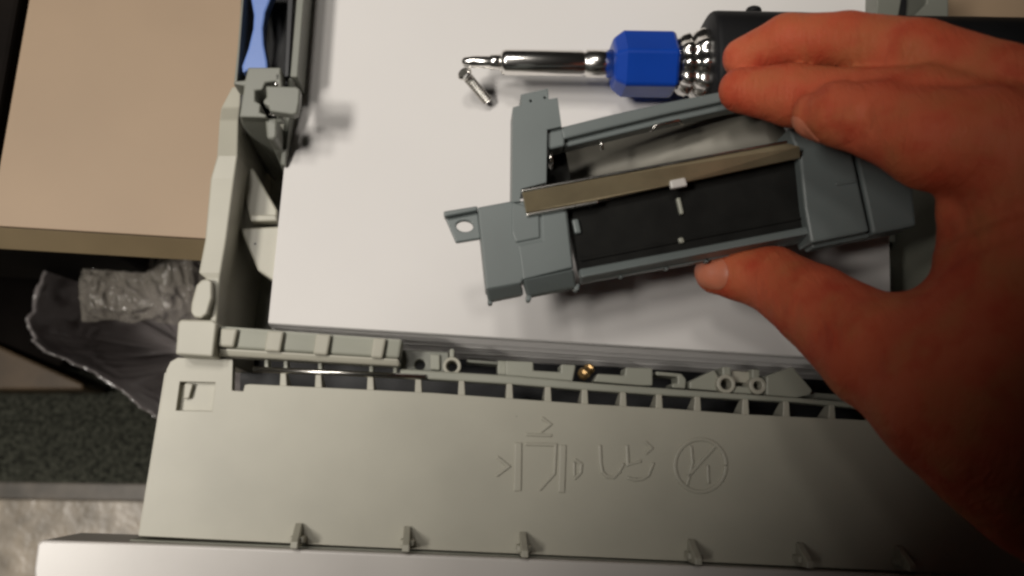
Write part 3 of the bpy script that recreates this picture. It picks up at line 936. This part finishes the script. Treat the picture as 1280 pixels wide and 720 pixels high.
def build_hand():
    caps = []
    for cname, nodes in CH.items():
        nn = [node(*q) for q in nodes]
        for a, b in zip(nn, nn[1:]):
            caps.append((cname, a[0], a[1], b[0], b[1]))
    lo = np.array([0.135, -0.13, 0.025]); hi = np.array([0.355, 0.15, 0.165])
    h = 0.00105
    dim = np.ceil((hi - lo) / h).astype(int)
    axs = [lo[i] + h * np.arange(dim[i]) for i in range(3)]
    BIG = 0.05
    fields = {}
    for cname, a, ra, b, rb in caps:
        mn = np.minimum(a - ra, b - rb) - 0.014
        mxx = np.maximum(a + ra, b + rb) + 0.014
        i0 = np.clip(np.floor((mn - lo) / h).astype(int), 0, dim)
        i1 = np.clip(np.ceil((mxx - lo) / h).astype(int), 0, dim)
        if (i1 <= i0).any():
            continue
        X = axs[0][i0[0]:i1[0], None, None].astype(np.float32); Y = axs[1][None, i0[1]:i1[1], None].astype(np.float32); Z = axs[2][None, None, i0[2]:i1[2]].astype(np.float32)
        ab = b - a
        L2 = float(ab @ ab)
        t = np.clip(((X - a[0]) * ab[0] + (Y - a[1]) * ab[1] + (Z - a[2]) * ab[2]) / L2, 0, 1)
        d = np.sqrt((X - a[0] - t * ab[0]) ** 2 + (Y - a[1] - t * ab[1]) ** 2 + (Z - a[2] - t * ab[2]) ** 2) - (ra + t * (rb - ra))
        if cname not in fields:
            fields[cname] = np.full(dim, BIG, np.float32)
        f = fields[cname][i0[0]:i1[0], i0[1]:i1[1], i0[2]:i1[2]]
        k = 0.0015
        hh = np.clip(0.5 + 0.5 * (f - d) / k, 0, 1)
        fields[cname][i0[0]:i1[0], i0[1]:i1[1], i0[2]:i1[2]] = f * (1 - hh) + d * hh - k * hh * (1 - hh)
    def smin(a, b, k):
        hh = np.clip(0.5 + 0.5 * (a - b) / k, 0, 1)
        return a * (1 - hh) + b * hh - k * hh * (1 - hh)
    base = smin(smin(smin(fields['palm'], fields['wrist'], .015), fields['web'], .012), fields['fold'], .004)
    F = smin(base, fields['thumb'], .012)
    fing = smin(smin(fields['ring'], fields['middle'], .0012), fields['index'], .0010)
    F = smin(F, fing, .006)
    # creases: shallow grooves across finger joints and the thumb
    def groove(p, nrm, rad, amp, w):
        nonlocal F
        p = np.array(p); nrm = np.array(nrm) / np.linalg.norm(nrm)
        i0 = np.clip(np.floor((p - rad - lo) / h).astype(int), 0, dim); i1 = np.clip(np.ceil((p + rad - lo) / h).astype(int), 0, dim)
        X = axs[0][i0[0]:i1[0], None, None] - p[0]; Y = axs[1][None, i0[1]:i1[1], None] - p[1]; Z = axs[2][None, None, i0[2]:i1[2]] - p[2]
        d = X * nrm[0] + Y * nrm[1] + Z * nrm[2]
        rr = np.sqrt(X * X + Y * Y + Z * Z)
        F[i0[0]:i1[0], i0[1]:i1[1], i0[2]:i1[2]] += (amp * np.exp(-(d / w) ** 2) * np.clip(1.3 - 1.3 * rr / rad, 0, 1)).astype(np.float32)
    def gpx(x0, y0, x1, y1, z, rad, amp, w):
        a, b = at(x0, y0, z), at(x1, y1, z)
        d = b - a
        groove((a + b) / 2, (d.y, -d.x, 0), rad, amp, w)
    gpx(1098, 120, 1086, 185, .105, .018, .0024, .0013)
    gpx(1104, 125, 1096, 180, .105, .014, .0007, .0008)
    gpx(1040, 110, 1036, 160, .09, .011, .0005, .0008)
    gpx(978, 360, 962, 408, .068, .012, .0013, .0009)
    gpx(988, 358, 976, 404, .068, .012, .0007, .0008)
    gpx(916, 335, 910, 372, .055, .009, .0009, .0010)
    gpx(1175, 330, 1275, 290, .11, .03, .0016, .0018)
    gpx(1180, 300, 1275, 262, .11, .03, .0018, .0018)
    gpx(1010, 45, 1014, 80, .085, .012, .0006, .0010)
    gpx(1020, 100, 1024, 130, .085, .012, .0006, .0010)
    for x0, y0, x1, y1 in ((1052, 100, 1050, 122), (1066, 98, 1065, 122), (1082, 96, 1081, 118), (1150, 20, 1146, 52), (1163, 24, 1158, 54),
                           (938, 50, 941, 72), (946, 92, 948, 118), (1130, 96, 1128, 116), (1030, 400, 1012, 436), (1060, 400, 1040, 452)):
        gpx(x0, y0, x1, y1, .088 if y0 < 300 else .075, .009, .0006, .0008)
    # surface nets
    s = F < 0
    nx, ny, nz = dim
    c8 = [(i, j, k) for i in (0, 1) for j in (0, 1) for k in (0, 1)]
    cnt = np.zeros((nx - 1, ny - 1, nz - 1), np.int8)
    for i, j, k in c8:
        cnt += s[i:nx - 1 + i, j:ny - 1 + j, k:nz - 1 + k]
    cell = np.argwhere((cnt > 0) & (cnt < 8))
    acc = np.zeros((len(cell), 3)); num = np.zeros(len(cell))
    vals = {c: F[cell[:, 0] + c[0], cell[:, 1] + c[1], cell[:, 2] + c[2]].astype(float) for c in c8}
    for a in c8:
        for axn in range(3):
            if a[axn] == 0:
                b = list(a); b[axn] = 1; b = tuple(b)
                va, vb = vals[a], vals[b]
                m = (va < 0) != (vb < 0)
                t = np.where(m, va / np.where(m, va - vb, 1), 0)
                pt = np.array(a, float)[None, :] + t[:, None] * (np.array(b) - np.array(a))[None, :]
                acc[m] += pt[m]; num[m] += 1
    V = lo + h * (cell + acc / num[:, None])
    idx = np.full((nx, ny, nz), -1, np.int64)
    idx[cell[:, 0], cell[:, 1], cell[:, 2]] = np.arange(len(cell))
    faces = []
    for axn in range(3):
        u, v = [(1, 2), (2, 0), (0, 1)][axn]
        sl0 = [slice(1, -1)] * 3; sl1 = [slice(1, -1)] * 3
        sl0[axn] = slice(0, -1); sl1[axn] = slice(1, None)
        A = s[tuple(sl0)]; B = s[tuple(sl1)]
        for flip, msk in ((False, A & ~B), (True, ~A & B)):
            e = np.argwhere(msk)
            off = np.array([1, 1, 1]); off[axn] = 0
            e = e + off
            du = np.zeros(3, int); du[u] = 1
            dv = np.zeros(3, int); dv[v] = 1
            q = [e, e - du, e - du - dv, e - dv]
            q = [idx[w[:, 0], w[:, 1], w[:, 2]] for w in q]
            q = np.stack(q, 1)
            q = q[(q >= 0).all(1)]
            faces.append(q[:, ::-1] if flip else q)
    Fc = np.concatenate(faces)
    # a little smoothing
    for _ in range(2):
        sm = np.zeros_like(V); c = np.zeros(len(V))
        for i in range(4):
            np.add.at(sm, Fc[:, i], V[Fc[:, (i + 1) % 4]] + V[Fc[:, (i + 3) % 4]])
            np.add.at(c, Fc[:, i], 2)
        ok = c > 0
        V[ok] = V[ok] * 0.5 + 0.5 * sm[ok] / c[ok, None]
    def sdf(p):
        g_ = (np.array(p) - lo) / h
        i = np.clip(np.floor(g_).astype(int), 0, dim - 2)
        f = g_ - i
        r_ = 0
        for c in c8:
            w = np.prod([f[k] if c[k] else 1 - f[k] for k in range(3)])
            r_ += w * F[i[0] + c[0], i[1] + c[1], i[2] + c[2]]
        return float(r_)
    return V, Fc, sdf

V, Fc, sdf = build_hand()
hand_base = Vector((0.26, -0.02, 0.04))
me = bpy.data.meshes.new('person')
me.from_pydata([tuple(v) for v in (V - np.array(hand_base))], [], Fc.tolist())
me.polygons.foreach_set('use_smooth', [True] * len(me.polygons))
SKIN = skin_material()
me.materials.append(SKIN)
hand = bpy.data.objects.new('person', me)
hand.location = hand_base
COL.objects.link(hand)
hand['label'] = 'bare hand from the right pinching the blue grey part between thumb and fingers'
hand['category'] = 'person'
ROOT[hand.name] = hand_base
NAIL = material('fingernail', (0.56, 0.18, 0.10), 0.45, var=0.05, vscale=200, bump=0.03, bscale=600, sss=0.15, dist=0.0002)
def nail(c, nrm, along_, half_l, half_w):
    """curved plate laid on the skin: marched onto the surface from outside"""
    nrm = nrm.normalized()
    along_ = (along_ - nrm * along_.dot(nrm)).normalized()
    side = nrm.cross(along_)
    bm = bmesh.new()
    NU, NV = 14, 12
    top = {}
    for i in range(NU + 1):
        for j in range(NV + 1):
            u = -1 + 2 * i / NU; v = -1 + 2 * j / NV
            uu = u * math.sqrt(max(0, 1 - v * v / 2 * 0.8)); vv = v * math.sqrt(max(0, 1 - u * u / 2 * 0.8))
            p = c + along_ * (uu * half_l) + side * (vv * half_w) + nrm * 0.008
            for _ in range(60):
                d = sdf(p)
                if d < 0.0002:
                    break
                p = p - nrm * max(0.00015, d * 0.7)
            lift = 0.00045 * (1 - max(abs(u), abs(v)) ** 4) + 0.00005
            top[i, j] = p + nrm * lift
    vt = {k: bm.verts.new(p) for k, p in top.items()}
    for i in range(NU):
        for j in range(NV):
            bm.faces.new((vt[i, j], vt[i + 1, j], vt[i + 1, j + 1], vt[i, j + 1]))
    o = link('fingernail', bm, NAIL, hand, smooth=True)
    return o
nail(at(1006, 167, .080), Vector((-.30, -.88, .36)), Vector((-1, .35, .1)), .0046, .0030)
nail(at(884, 346, .044), Vector((-.35, -.55, .75)), Vector((-1, .1, .0)), .0060, .0052)
